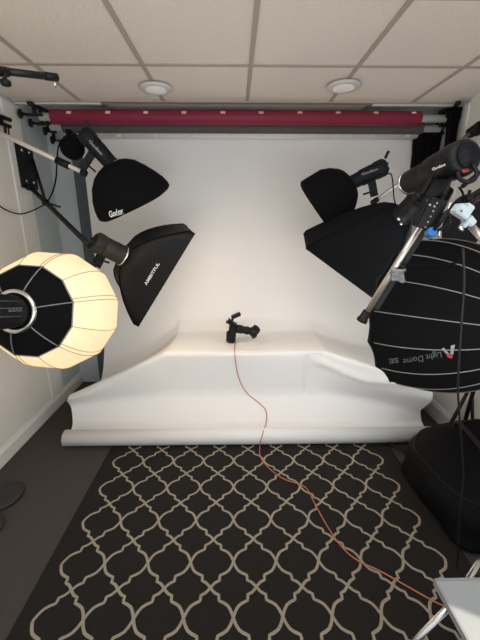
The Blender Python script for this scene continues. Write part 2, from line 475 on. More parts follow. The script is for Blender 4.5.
# ------------------------------------------------------------------ strobe heads
def strobe(t, back, front, r, m='blk', rf=None, handle=True, taper=None, ringm='chrome'):
    """flash head body with parts"""
    back = V(back); front = V(front); d = front-back; L = d.length; u = d.normalized(); rf = rf or r
    bm = newbm()
    lathe(bm, back, u, [(0, r*.80), (.006, r*.96), (.02, r), (L*.30, r), (L*.31, r*.97), (L*.33, r*.97), (L*.34, r), (L*.62, r*.99), (L*.66, rf*.96), (L*.9, rf*.94), (L*.92, rf), (L-.004, rf), (L, rf*.9)], 32)
    x, y, z = frame(u)
    for k in range(16):                         # cooling fins along the rear
        a = 2*PI*k/16; q = (x*math.cos(a)+y*math.sin(a))*(r*1.0)
        obox(bm, back+u*L*.06+q, back+u*L*.26+q, .006, .006)
    body = obj('body', bm, M[m], t)
    bm = newbm(); lathe(bm, back-u*.004, u, [(0, r*.55), (0, r*.74), (.008, r*.76)], 28); obj('rear_panel', bm, M['glass'], t)
    bm = newbm()
    for k in range(3): lathe(bm, back-u*.008 + (x*math.cos(k*2.1+.4)+y*math.sin(k*2.1+.4))*r*.42, u, [(-.006, r*.11), (.004, r*.13)], 12)
    obj('dial', bm, M['blk'], t)
    bm = newbm(); lathe(bm, front-u*.012, u, [(0, rf*1.02), (.002, rf*1.06), (.010, rf*1.06), (.014, rf*.98)], 32); obj('mount_ring', bm, M[ringm], t)
    return body, u

def bracket(t, at, u, length, down, r=.02):
    bm = newbm(); at = V(at); down = V(down).normalized()
    obox(bm, at, at+down*length, .045, .03, up=u, bev=.006)
    lathe(bm, at+down*length*.7-u.cross(down)*.04, u.cross(down), [(0, .018), (.08, .018)], 16)
    obj('tilt_bracket', bm, M['blk'], t)
    bm = newbm(); e = at+down*length*.75
    tube(bm, [e, e+u.cross(down)*.03, e+u.cross(down)*.03+u*.07-down*.01], .006, 8); obj('tilt_lever', bm, M['blk'], t)

def dish(t, c, u, prof, m, R, wob=.004, sag=True):
    """beauty dish wrapped in a cloth sock; prof along axis"""
    bm = newbm(); x, y, z = frame(u); n = 48; rs = []
    for tt, r in prof:
        rs.append([c+z*tt+(x*math.cos(2*PI*i/n)+y*math.sin(2*PI*i/n))*(r*(1+.012*math.sin(5*2*PI*i/n+tt*20)*wob/.004)) for i in range(n)])
    rings(bm, rs); return obj('dish_cover', bm, M[m], t)

# --- top left: strobe with sock covered dish
Yk = 2.33
t = thing('studio_strobe', 'black flash head with rounded cloth-covered dish and white lettering, upper left', 'studio light', P(120, 225, Y=Yk+.1))
bk = P(83, 132, Y=Yk); ft = P(113, 166, Y=Yk+.05)
body, u = strobe(t, bk, ft, .051, 'navy', .051)
tr = bvh(body)
lettering('lettering', 'Godox', body, tr, (88.5, 141.5), (13, 14), (1.9, -1.9), M['greyprint'], .02)
ux = (P(136, 207, Y=Yk+.12)-ft).normalized()
d1 = dish(t, ft-ux*.02, ux, [(0, .055), (.012, .095), (.04, .145), (.09, .190), (.15, .225), (.20, .250), (.245, .266), (.27, .268), (.286, .250), (.280, .12), (.278, .001)], 'cloth', .25, .012)
tr = bvh(d1)
lettering('lettering', 'Godox', d1, tr, (109.5, 218), (14.5, -3.5), (1.0, 7.5), M['white'], .03) if False else lettering('lettering', 'Godox', d1, tr, (110.0, 217.5), (14.0, -4.2), (-1.6, -5.8), M['white'], .03)
bm = newbm(); a = P(84, 128, Y=Yk); obox(bm, bk+V((.03, 0, .02)), bk+V((.032, -.01, .062)), .02, .012, bev=.003); obj('handle_tab', bm, M['blk'], t)
bracket(t, P(93, 152, Y=Yk+.05), u, .12, P(83, 168, Y=Yk+.05)-P(93, 152, Y=Yk+.05))

# --- boom pole of the upper left head: cream pole with black clamp
def thickline(name, pts, r, m, parent, n=12):
    bm = newbm(); tube(bm, pts, r, n); return obj(name, bm, m, parent)
a = P(-14, 126.5, X=XL+.03); b = P(82, 172, Y=Yk+.04)
t = thing('boom_arm', 'cream boom pole with black clamp reaching from the left wall to the upper flash head', 'boom arm', a)
thickline('pole', [a, b], .014, M['cream_pole'], t)
c0 = P(57, 158, Y=a.lerp(b, .76).y); dd = (b-a).normalized(); c0 = a + dd*((c0-a).dot(dd))
thickline('clamp', [c0, c0+dd*.085], .024, M['blk'], t)
thickline('end_knob', [b-dd*.005, b+dd*.03], .02, M['blk'], t)
thickline('mount_pivot', [a-V((.028, 0, 0)), a+V((.012, 0, 0))], .04, M['blkm'], t)

# small black pouch hanging behind the upper left strobe
bm = newbm()
c = P(72, 149, Y=2.55); lathe(bm, c+V((0, .05, 0)), (0.1, -1, .15), [(0, .03), (.01, .062), (.03, .075), (.07, .078), (.09, .066), (.1, .03)], 20)
obox(bm, c+V((-.01, .02, .06)), c+V((-.012, .02, .12)), .05, .03)
tag(obj('cable_reel', bm, M['cloth']), 'small rounded black reel hanging behind the upper left flash head', 'cable reel')

# --- wall plate + black boom arm + strobe with rectangular softbox
Yp = P(23, 165, X=XL+.02).y
t = thing('boom_arm', 'black wall-mounted boom arm with bolt plate and strut on the left wall', 'boom arm', V((XL+.02, Yp, 1.9)))
pa = P(14.5, 147, X=XL+.014); pb = P(34, 190, X=XL+.014)
bm = newbm(); ya, yb = pa.y, P(33, 165, X=XL+.014).y
za, zb_ = P(22, 144, X=XL+.014).z, P(24, 188, X=XL+.014).z
span(XL+.001, XL+.03, ya, yb, zb_, za, bm, bev=.004); obj('mount_plate', bm, M['blkm'], t)
for fy in (.25, .7):
    for fz in (.16, .84):
        bm = newbm(); lathe(bm, V((XL+.028, ya+(yb-ya)*fy, zb_+(za-zb_)*fz)), (1, 0, 0), [(0, .012), (.008, .012), (.010, .006)], 6); obj('bolt', bm, M['chrome'], t)
e0 = P(30, 187, X=XL+.05); e1 = P(90, 246, Y=2.15)
thickline('arm', [e0, e1], .017, M['blkm'], t)
f0 = P(33, 160, X=XL+.035); f1 = e0.lerp(e1, .30)
thickline('strut', [f0, f1], .011, M['blkm'], t)
bm = newbm(); ball(bm, f1, .026); tube(bm, [f1, f1+V((.09, .02, -.03))], .007); obj('locking_lever', bm, M['blk'], t)
bm = newbm(); ball(bm, e0+V((-.005, 0, 0)), .03, (1, 1, .9)); obj('pivot', bm, M['blk'], t)

t = thing('softbox_light', 'black rectangular softbox with white lettering, beside the glowing lantern', 'studio light', P(137, 325, Y=2.05))
bk = P(94, 241, Y=1.98); ft = P(124, 256, Y=2.08)
body, u = strobe(t, bk, ft, .058, 'nylon_br', .062)
bracket(t, P(104, 250, Y=2.02), u, .10, P(98, 262, Y=2.02)-P(104, 250, Y=2.02))
def softbox(t, c, u, r, C, m1, m2, lip=.03, bul=.62, diff='diffuser', N=12, sidemat=None):
    """c ring centre, C four front corners in order; fabric lofted from ring to rectangle"""
    bm = newbm(); cen = (C[0]+C[1]+C[2]+C[3])/4
    per = []
    for k in range(4):
        for q in range(N): per.append(C[k].lerp(C[(k+1) % 4], q/N))
    n = len(per); nrm = (C[1]-C[0]).cross(C[3]-C[0]).normalized()
    if nrm.dot(cen-c) < 0: nrm = -nrm
    ringp = []
    ax = (cen-c).normalized()
    for p in per:
        d = (p-cen); d = d-ax*d.dot(ax); ringp.append(c+d.normalized()*r)
    rs = []
    for s in [0, .08, .18, .3, .45, .6, .75, .9, 1]:
        row = []
        for j, (a, b) in enumerate(zip(ringp, per)):
            q = j % N; e = math.sin(PI*q/N)          # zero at the rods
            p = a.lerp(b, s)
            out = (b-cen); out = out-ax*out.dot(ax)
            p = p + out*(s**bul - s)*1.0 - out.normalized()*e*.018*math.sin(PI*s)
            row.append(p)
        rs.append(row)
    rs.append([p+nrm*lip for p in per])
    rings(bm, rs, cap0=True, cap1=False)
    for f in bm.faces:
        f.smooth = True
    for e in bm.edges:
        pass
    shell = obj('fabric_shell', bm, M[m1], t)
    bm = newbm()
    for k in range(4):
        pts = [ringp[k*N]] + [rs[i][k*N] for i in range(1, 9)] + [rs[9][k*N]]
        tube(bm, [p+(p-cen).normalized()*.001 for p in pts], .004, 6)
    obj('rods', bm, M[m2], t)
    bm = newbm(); ins = [cen+(p-cen)*.97+nrm*(lip*.45) for p in C]
    v = [bm.verts.new(p) for p in ins]; w = [bm.verts.new(p-nrm*.004) for p in ins]
    bm.faces.new(v); bm.faces.new(w)
    for k in range(4): bm.faces.new((v[k], v[(k+1) % 4], w[(k+1) % 4], w[k]))
    obj('front_diffuser', bm, M[diff], t)
    return shell
C1 = P(134, 324, Y=2.12); C2 = P(190, 231, Y=2.10); C3 = P(183, 224, Y=2.46); C4 = C1+(C3-C2)
sh = softbox(t, ft, u, .07, [C1, C2, C3, C4], 'nylon', 'cloth', lip=.035, bul=.66)
tr = bvh(sh)
lettering('lettering', 'AMBITFUL', sh, tr, (146.5, 285.5), (13.5, -22), (-2.6, -1.6), M['white'], .02)
lettering('lettering', 'softbox', sh, tr, (150.5, 282), (8, -13), (-1.3, -.8), M['greyprint'], .01) if False else None

# ------------------------------------------------------------------ lantern
def lantern():
    Yc = 1.75; c = P(57, 310.5, Y=Yc); Rr = .312
    # axis towards the head (back)
    ax = V((-.06, -.97, .24)).normalized()
    t = thing('lantern_softbox', 'large glowing cream lantern softbox with a black rear cap at the left edge', 'studio light', c-V((0, 0, Rr)))
    x, y, z = frame(ax); n = 12; k = 6
    ph = .20
    def pt(a, th, s=1.0):
        # th = polar angle from the back pole
        return c + (z*math.cos(th)*1.0 + (x*math.cos(a)+y*math.sin(a))*math.sin(th))*Rr*s
    th0 = math.radians(43.5)
    bm = newbm(); rs = []
    for i in range(15):
        th = th0+(math.radians(168)-th0)*i/14; row = []
        for j in range(n):
            a0 = 2*PI*j/n+ph; a1 = 2*PI*(j+1)/n+ph
            p0 = pt(a0, th); p1 = pt(a1, th)
            for q in range(k):
                s = q/k; p = p0.lerp(p1, s); row.append(p)
        rs.append(row)
    vv = rings(bm, rs, cap0=False, cap1=True, smooth=False)
    bmesh.ops.recalc_face_normals(bm, faces=bm.faces)
    obj('glowing_fabric', bm, M['lantern'], t)
    bm = newbm()
    for j in range(n):
        a0 = 2*PI*j/n+ph; off = .05
        for o_ in (0, .14) if j % 2 == 0 else (0,):
            pts = []
            for i in range(20):
                th = th0+(math.radians(150)-th0)*i/19
                p0 = pt(a0, th); p1 = pt(a0+2*PI/n, th); p = p0.lerp(p1, o_)
                pts.append(p+(p-c).normalized()*.001)
            tube(bm, pts, .0017, 5)
    obj('seams', bm, mat('lantern_seam', (.38, .29, .18), .7), t)
    bm = newbm(); rs = []
    for th in (math.radians(q) for q in (12, 18, 26, 34, 40, 44)):
        s = 1.004
        row = [pt(2*PI*j/n+ph, th, s) for j in range(n)]
        rs.append(row)
    rings(bm, rs, cap0=True, cap1=False, smooth=False); cap = obj('rear_cap', bm, M['cloth'], t)
    bm = newbm()
    for j in range(0, n, 2):
        pts = [pt(2*PI*j/n+ph, math.radians(q), 1.01) for q in (14, 22, 30, 38, 43.7)]
        tube(bm, pts, .0028, 5)
    row = [pt(2*PI*j/n+ph, math.radians(44), 1.006) for j in range(n)]
    tube(bm, row+[row[0]], .0035, 5)
    obj('cap_piping', bm, M['piping'], t)
    # head: speed ring and body
    front = c+ax*(Rr*.985); back = front+ax*.42
    bm = newbm(); lathe(bm, front-ax*.0, ax, [(-.02, .088), (0, .098), (.012, .098), (.02, .086), (.012, .074), (-.02, .07)], 40, cap0=False, cap1=False); obj('speed_ring', bm, M['chrome'], t)
    bm = newbm(); lathe(bm, front+ax*.0, ax, [(-.02, .066), (.03, .072), (.10, .075), (.38, .075), (.40, .068)], 36)
    hb = obj('head', bm, M['blk'], t); tr = bvh(hb)
    bm = newbm(); xx, yy, zz = frame(ax)
    for ang in (-0.25, .2, .62):
        q = (xx*math.cos(ang)+yy*math.sin(ang))*.0752
        tube(bm, [front+ax*.07+q, front+ax*.36+q], .0022, 5)
        q = (-xx*math.cos(ang)+yy*math.sin(ang))*.0752
        tube(bm, [front+ax*.07+q, front+ax*.36+q], .0022, 5)
    obj('groove_lines', bm, M['dimprint'], t)
    lettering('lettering', 'GODOX', hb, tr, (8, 312), (14, -.6), (-.1, -4.2), M['greyprint'], .0)
    lettering('lettering', 'SL-200', hb, tr, (-9, 312.5), (13, -.5), (-.1, -3.5), M['greyprint'], .0) if False else None
    bm = newbm(); a = front+ax*.22-V((0, 0, .07)); obox(bm, a, a-V((0, 0, .16)), .05, .03, bev=.005); obj('yoke', bm, M['blk'], t)
    # stand carrying it (outside the picture to the left)
    # wall arm holding the yoke
    s0 = a-V((0, 0, .15)); s1 = V((XL+.03, s0.y-.35, s0.z-.1))
    thickline('support_arm', [s0, s1], .016, M['blkm'], t)
    thickline('mount_disc', [s1-V((.03, 0, 0)), s1+V((.01, 0, 0))], .05, M['blkm'], t)
lantern()

# ------------------------------------------------------------------ black boom at top left corner, small clamps
t = thing('boom_arm', 'short black boom arm with a steel spigot, just under the ceiling at the left edge', 'boom arm', P(0, 72, Y=1.45))
a = P(-40, 67, Y=1.25); b = P(57, 77.5, Y=1.55); m_ = P(3, 71.0, Y=1.38)
thickline('tube_inner', [m_, b], .0125, M['blkm'], t); thickline('tube_outer', [a, P(7, 72, Y=1.385)], .016, M['blkm'], t)
thickline('head', [P(45, 76, Y=1.51), P(57, 77.5, Y=1.55)], .0145, M['blk'], t)
thickline('spigot', [P(54, 79, Y=1.54), P(56, 88, Y=1.545)], .0045, M['chrome'], t)
bm = newbm(); tube(bm, [P(5, 74, Y=1.36), P(5, 79, Y=1.36)], .006); lathe(bm, P(5, 79, Y=1.36), (0, 0, -1), [(0, .010), (.006, .018), (.018, .017), (.022, .01)], 8); obj('thumb_screw', bm, M['blk'], t)
bm = newbm(); q = V((XL+.01, a.y-.1, a.z+.02)); obox(bm, a, q, .03, .03); lathe(bm, q, (1, 0, 0), [(-.008, .05), (.01, .05)], 16); obj('mount_disc', bm, M['blkm'], t)

t = thing('pole_clamp', 'small black double clamp on the left wall above the cream pole', 'clamp', P(5, 130, X=XL+.05))
w1 = P(-6, 114, X=XL+.04); w2 = P(10, 120, X=XL+.04)
thickline('jaw', [w1, w2], .014, M['blk'], t)
thickline('jaw', [P(-6, 121, X=XL+.04), P(10, 126.5, X=XL+.04)], .013, M['blk'], t)
bm = newbm(); tube(bm, [P(5, 124, X=XL+.05), P(5.5, 134, X=XL+.05)], .009); tube(bm, [P(8, 125, X=XL+.05), P(9, 134, X=XL+.05), P(6, 135, X=XL+.05)], .005); obj('screw', bm, M['blk'], t)
bm = newbm(); box(bm, (XL+.014, w1.y+.05, w1.z-.01), (.026, .12, .05)); obj('mount_plate', bm, M['blkm'], t)

# cables on the left
bm = newbm()
tube(bm, [P(-4, 203, X=XL+.02), P(6, 210, X=XL+.02), P(20, 214, X=XL+.03), P(34, 210, X=XL+.06), P(46, 203, X=XL+.12), P(52, 193, Y=2.1), P(56, 178, Y=2.2), P(57, 160, Y=2.28), P(59, 145, Y=2.34), P(66, 136, Y=2.38), P(76, 135, Y=2.36), P(81, 138, Y=Yk-.02)], .0045, 8, sub=6)
tag(obj('power_cable', bm, M['cloth']), 'thin black cable looping along the left wall up to the upper flash head', 'cable')

# floor discs
for i, (cx, cy, r, lab) in enumerate(((-1.388, 1.645, .116, 'round flat black weight disc on the floor at the left edge, the farther one'), (-1.352, 1.418, .108, 'round flat black weight disc on the floor at the left edge, the nearer one'))):
    bm = newbm(); lathe(bm, (cx, cy, .0005), (0, 0, 1), [(0, r-.006), (.004, r), (.016, r), (.022, r-.008), (.023, .02)], 48)
    tag(obj('weight_disc', bm, M['disc']), lab, 'weight disc', 'black floor discs')

# ------------------------------------------------------------------ right side
# upper right strobe with covered dish
Yq = 2.33
t = thing('studio_strobe', 'black flash head with plain rounded cloth-covered dish, upper right before the white paper', 'studio light', P(330, 232, Y=Yq))
bk = P(386, 166, Y=Yq-.02); ft = P(347, 185, Y=Yq+.03)
body, u = strobe(t, bk, ft, .052, 'navy', .048, ringm='blk')
tr = bvh(body)
lettering('lettering', 'Godox', body, tr, (362, 175.5), (17, -6.0), (-.9, -2.2), M['greyprint'], .02)
ux = (P(312, 211.5, Y=Yq+.10)-ft).normalized()
dish(t, ft-ux*.02, ux, [(-.02, .05), (-.01, .085), (.01, .115), (.05, .152), (.10, .182), (.16, .197), (.215, .208), (.245, .207), (.258, .190), (.252, .1), (.25, .001)], 'cloth', .2, .01)
bracket(t, P(371, 178, Y=Yq), u, .11, P(375, 200, Y=Yq)-P(371, 178, Y=Yq))
bm = newbm(); e = bk-u*.0; tube(bm, [e+V((-.01, 0, .045)), e+V((.0, 0, .075)), e+V((.008, 0, .085))], .009); obj('handle_tab', bm, M['blk'], t)
# cable below it
bm = newbm(); tube(bm, [P(385, 175, Y=2.27), P(391, 174, Y=2.27), P(393, 185, Y=2.26), P(394, 198, Y=2.24), P(397, 208, Y=2.2), P(400, 214, Y=2.15)], .004, 8, sub=6)
tag(obj('power_cable', bm, M['cloth']), 'thin black cable dropping from the rear of the upper right flash head', 'cable')

# boom pole
a = P(375, 201, Y=Yq); w = P(476, 129, X=XR-.02); 
t = thing('boom_arm', 'thin silver boom pole running behind the big spotlight to the right wall', 'boom arm', w)
thickline('pole', [a, w], .012, M['silver'], t)
bm = newbm(); q = a.lerp(w, .93); lathe(bm, q, (w-a), [(0, .02), (.01, .034), (.10, .034), (.11, .02)], 14); obj('clamp', bm, M['blk'], t)
thickline('screw', [q+V((0, 0, -.01)), q+V((-.02, -.03, -.09))], .006, M['chrome'], t)
thickline('mount_disc', [w, w+V((.018, 0, 0))], .045, M['blkm'], t)
thickline('end_knob', [a-(w-a).normalized()*.025, a+(w-a).normalized()*.02], .018, M['blk'], t)

# big spotlight / flash head, near
t = thing('spotlight_head', 'large black flash head with rear dial and carry handle, on the right side', 'studio light', P(440, 200, Y=1.3))
bk = P(465, 157, Y=1.16); ft = P(407.5, 183, Y=1.44)
ax = (ft-bk).normalized(); L = (ft-bk).length; x, y, z = frame(ax)
bm = newbm(); lathe(bm, bk, ax, [(-.012, .030), (-.012, .042), (-.006, .053), (.01, .058), (.05, .0585), (.056, .055), (.075, .056), (L*.52, .052), (L*.56, .046), (L*.60, .045), (L*.97, .043), (L, .040)], 40)
body = obj('body', bm, M['blk'], t); tr = bvh(body)
bm = newbm(); lathe(bm, bk-ax*.0135, -ax, [(0, .030), (.004, .041), (.006, .038), (.0062, .024), (.012, .022), (.013, .001)], 32); obj('rear_dial', bm, M['glass'], t)
bm = newbm(); lathe(bm, bk+ax*(L-.012), ax, [(0, .0425), (.003, .0455), (.010, .0455), (.012, .041), (.012, .03)], 36); obj('front_rim', bm, M['chrome'], t)
lettering('lettering', 'Godox', body, tr, (433, 170.5), (13.5, -5.5), (-1.0, -2.3), M['white'], .03)
bm = newbm(); h0 = bk+ax*.03-V((0, 0, .06))
hp = [P(458, 172, Y=1.14), P(460, 179, Y=1.13), P(468, 182, Y=1.12), P(475, 179, Y=1.12), P(476.5, 172, Y=1.12), P(473, 165, Y=1.13)]
tube(bm, hp, .0065, 8, sub=5); obj('carry_handle', bm, M['blk'], t)
m_ = polymark('red_mark', [[(461.5, 170), (468, 167.3), (469, 171), (463, 173)]], body, tr, M['redrub'])
bm = newbm(); q = bk.lerp(ft, .35); dn = V((-.25, .1, -1)).normalized()
obox(bm, q+dn*.04, q+dn*.13, .05, .035, bev=.006); tube(bm, [q+dn*.1+x*.06, q+dn*.1-x*.06], .016, 12); obj('tilt_bracket', bm, M['blk'], t)
bm = newbm(); tube(bm, [P(459, 187, Y=1.18), P(463, 194, Y=1.17), P(463, 204, Y=1.17), P(460, 212, Y=1.17), P(458, 216, Y=1.18)], .0035, 8, sub=6)
tag(obj('power_cable', bm, M['cloth']), 'short black cable looping below the rear of the large flash head', 'cable')

# lower right strobe + rectangular softbox (behind silver pole)
t = thing('softbox_light', 'black rectangular softbox without lettering on a slanting flash head, right of centre', 'studio light', P(380, 295, Y=1.9))
bk = P(425, 192, Y=1.66); ft = P(400, 217, Y=1.78)
body, u = strobe(t, bk, ft, .048, 'blk', .050, ringm='blk')
D1 = P(309, 245, Y=2.05); D2 = P(306, 231, Y=2.42); D4 = P(377, 295, Y=1.86); D3 = D4+(D2-D1)+V((0.0, 0, .05))
softbox(t, ft, u, .075, [D1, D2, D3, D4], 'cloth', 'cloth', lip=.03, bul=.72)
bm = newbm(); ball(bm, P(398.5, 219, Y=1.66), .008); ball(bm, P(401, 224, Y=1.66), .007); obj('ring_catch', bm, M['chrome'], t)

# dome
def dome():
    C = P(419, 314, Y=1.50); R = .343; D = .50
    ax = V((.46, -.87, .10)).normalized()            # from mouth to apex
    t = thing('dome_softbox', 'large black ribbed dome softbox with grey seams and upside-down lettering, right edge', 'studio light', C-V((0, 0, R)))
    x, y, z = frame(ax); n = 16; k = 5; ph = .22
    def pt(a, s, m=1.0):
        r = R*(1-s**2.1)**.62 if s < 1 else 0
        return C+z*(D*s)+(x*math.cos(a)+y*math.sin(a))*max(r*m, .045)
    bm = newbm(); rs = []
    for i in range(17):
        s = .985*i/16; row = []
        for j in range(n):
            p0 = pt(2*PI*j/n+ph, s); p1 = pt(2*PI*(j+1)/n+ph, s)
            for q in range(k): 
                p = p0.lerp(p1, q/k); e = math.sin(PI*q/k)
                row.append(p + (C-p if i == 0 else V((0, 0, 0)))*.035*e)
        rs.append(row)
    rings(bm, rs, cap0=False, cap1=True)
    for f in bm.faces: f.smooth = False
    sh = obj('fabric_shell', bm, M['cloth'], t)
    bm = newbm()
    for j in range(n):
        pts = [pt(2*PI*j/n+ph, s, 1.006) for s in [.06+.9*i/16 for i in range(17)]]
        tube(bm, pts, .0021, 5)
    obj('seams', bm, M['piping'], t)
    bm = newbm(); row = []
    for j in range(n):
        for q in range(4):
            p = pt(2*PI*j/n+ph, 0).lerp(pt(2*PI*(j+1)/n+ph, 0), q/4); row.append(p+(C-p)*(.035*math.sin(PI*q/4)))
    tube(bm, row+[row[0]], .005, 6); obj('rim_binding', bm, M['nylon'], t)
    bm = newbm(); rs = [[C+z*dz+(pt(2*PI*j/n+ph, 0)-C)*.93 for j in range(n)] for dz in (.02, .025)]
    rings(bm, rs, smooth=False); obj('front_diffuser', bm, M['cooldiff'], t)
    ap = C+ax*(D*.98)
    bm = newbm(); lathe(bm, ap-ax*.01, ax, [(0, .075), (.03, .075), (.035, .06), (.04, .06), (.20, .055), (.22, .04)], 28); obj('head', bm, M['blk'], t)
    tr = bvh(sh)
    # lettering turned upside down, as the light hangs
    lettering('lettering', 'Light Dome', sh, tr, (441, 351.5), (-38.0, 7.5), (.9, 6.0), M['dimprint'], .0, .002)
    lettering('lettering', 'SE', sh, tr, (398.5, 357.5), (-9.5, 1.3), (.6, 4.8), M['dimprint'], .02, .002)
    polymark('emblem', [[(441.5, 348.5), (444, 347.5), (449.5, 353.5), (448.5, 356)]], sh, tr, M['greyprint'], .003)
    polymark('emblem', [[(451, 345.3), (455, 344.5), (453, 354.5), (450.3, 353.5)]], sh, tr, M['greyprint'], .003)
    polymark('emblem', [[(446, 353), (450.3, 354), (453.0, 355.5), (451.5, 358.3), (447.5, 356.5)]], sh, tr, M['redprint'], .0035)
    return t, C, ap
dome_t, DC, DAP = dome()

# stand of the dome: black pole, collar and tripod legs
s0 = P(462, 430, Y=2.0); base = V((s0.x, 2.0, 0))
t = thing('light_stand', 'black tripod light stand behind the black bag, its pole rising to the dome softbox', 'light stand', base)
thickline('pole', [base+V((0, 0, .12)), base+V((.02, -.06, 1.35))], .013, M['blkm'], t)
thickline('collar', [base+V((0, 0, .50)), base+V((0, 0, .56))], .024, M['blk'], t)
for g in (V((base.x-.17, 1.99, .0125)),):
    g2 = g.lerp(base, .0)
    thickline('leg', [base+V((0, 0, .54)), V((g.x, g.y, .0125))], .0105, M['blkm'], t)
    thickline('brace', [base+V((0, 0, .16)), (base+V((0, 0, .54))).lerp(V((g.x, g.y, .0125)), .55)], .006, M['blkm'], t)
g = V((base.x+.06, 2.22, .0125)); thickline('leg', [base+V((0, 0, .54)), V((base.x+.07, 1.94, .0125))], .0105, M['blkm'], t); thickline('leg', [base+V((0, 0, .54)), g], .0105, M['blkm'], t)
g = P(447, 387, Y=2.15)

# hanging black cable in front of the dome down to the bag
bm = newbm()
tube(bm, [P(463, 248, Y=.98), P(464, 285, Y=.98), P(461, 330, Y=.98), P(458, 380, Y=.99), P(459, 410, Y=1.02), P(462, 450, Y=1.12), P(463, 480, Y=1.13), P(459, 520, Y=1.12), P(458, 556, Y=1.13), P(457, 568, z=.006), P(466, 576, z=.005), P(490, 580, z=.005)], .0035, 8, sub=8)
tag(obj('power_cable', bm, M['blkm']), 'long thin black cable hanging in front of the dome softbox and the black bag', 'cable')

# silver boom pole crossing in front of the dome
a = P(364, 317, Y=1.22); b = P(441, 193, Y=1.16)
t = thing('boom_arm', 'slanting silver boom tube with black end cap crossing in front of the dome softbox', 'boom arm', a)
d = (b-a).normalized()
thickline('tube', [a, b], .0115, M['silver'], t)
bm = newbm(); lathe(bm, a-d*.004, -d, [(-.03, .015), (.0, .017), (.004, .02), (.016, .02), (.018, .014)], 18); obj('end_cap', bm, M['blk'], t)
# black holder bracket running along the tube with its rail
side = d.cross(V((0, 1, 0))).normalized()
if side.x < 0: side = -side
bm = newbm(); obox(bm, a+d*.045+side*.024, a+d*.36+side*.02, .014, .018, bev=.003); obj('rail', bm, M['blk'], t)
bm = newbm(); q0 = P(421, 228, Y=1.13); q1 = P(437, 198, Y=1.11); obox(bm, q0, q1, .064, .045, up=V((0, 1, 0)), bev=.006)
cb = obj('slot_block', bm, M['blk'], t); tr = bvh(cb)
pols = []
for k in range(4):
    cx = 433-2.6*k; cy = 211+5.4*k
    pols.append([(cx-1, cy-.5), (cx+.8, cy-1), (cx+1, cy+.5), (cx-.8, cy+1)])
pols.append([(427.5, 199.5), (438, 202.5), (437.4, 204), (427, 201)])
pols.append([(429, 203.5), (431, 204), (430.5, 206), (428.5, 205.5)]); pols.append([(433.5, 205), (435.5, 205.5), (435, 207.5), (433, 207)])
polymark('slots', pols, cb, tr, M['greyprint'])
bm = newbm(); k0 = P(432, 233.5, Y=1.10); lathe(bm, k0+V((0, .02, 0)), (-.15, -1, .2), [(0, .012), (.004, .0155), (.03, .0155), (.034, .011)], 12); obj('blue_knob', bm, M['blue'], t)['label'] = 'bright blue knob'
thickline('knob_shaft', [k0, P(424, 228, Y=1.12)], .007, M['blk'], t)
thickline('lever', [P(434, 230, Y=1.09), P(450, 208, Y=1.07)], .006, M['blk'], t)
thickline('lever', [P(437, 226, Y=1.09), P(447, 212, Y=1.08)], .008, M['blk'], t)
thickline('pin', [P(447, 210, Y=1.05), P(452, 201, Y=1.05)], .003, M['chrome'], t)
thickline('pin', [P(438.5, 237, Y=1.06), P(440, 231, Y=1.06)], .0025, M['chrome'], t)
bm = newbm(); obox(bm, P(433, 200, Y=1.15), P(441, 186, Y=1.2), .05, .04, bev=.01); obj('knuckle', bm, M['blk'], t)
bm = newbm(); tube(bm, [P(436, 232, Y=1.1), P(443, 228, Y=1.1), P(447, 222, Y=1.1)], .006, 6); tube(bm, [P(441, 216, Y=1.1), P(449, 212, Y=1.1), P(450, 224, Y=1.12), P(444, 232, Y=1.12)], .005, 6); obj('wing_nut', bm, M['blk'], t)

# small clear bag of spares hung on the tube
bm = newbm(); c = P(397.5, 275, Y=1.17)
box(bm, c, (.048, .012, .045), bev=.005); bmesh.ops.subdivide_edges(bm, edges=bm.edges[:], cuts=3, use_grid_fill=True)
for v in bm.verts: v.co += noise.noise_vector(v.co*60)*.012
tag(obj('plastic_pouch', bm, mat('clear_pouch', (.16, .165, .17), .35, coat=.3)), 'small crumpled translucent pouch hanging on the slanting silver tube', 'pouch')
bm = newbm(); tube(bm, [P(401, 264, Y=1.165), P(410, 265, Y=1.16), P(440, 264, Y=1.10), P(470, 262, Y=1.05), P(486, 261, Y=1.02)], .003, 6, sub=4)
tag(obj('strap', bm, M['cloth']), 'thin black strap stretched across the top of the dome softbox', 'strap')

# pale blue clamp with silver arm at the right edge
t = thing('pole_clamp', 'pale blue-white plastic clamp on a silver tube at the right edge', 'clamp', P(465, 235, Y=.95))
bm = newbm()
def slab(bm, px, py, Y, w, h, dpt, ang):
    c = P(px, py, Y=Y); R_ = Matrix.Rotation(-math.radians(ang), 3, 'Y'); box(bm, c, (w*.82, dpt*.8, h*.8), R_, bev=.003)
bm = newbm(); slab(bm, 461, 211.5, .95, .050, .034, .04, -30); slab(bm, 467, 207.5, .96, .03, .02, .04, -30); obj('clamp_body', bm, M['palep'], t)
bm = newbm(); slab(bm, 468.5, 221, .95, .034, .026, .036, -42); slab(bm, 465, 224, .945, .012, .03, .03, -42); obj('clamp_nut', bm, M['palep'], t)
bm = newbm(); slab(bm, 461.5, 211, .928, .012, .008, .006, -20); obj('dark_insert', bm, M['redrub'], t)
thickline('silver_tube', [P(471, 226, Y=.96), P(500, 258, Y=.9)], .010, M['silver'], t)
thickline('side_pin', [P(460, 226, Y=.94), P(462, 231, Y=.94)], .005, M['chrome'], t)

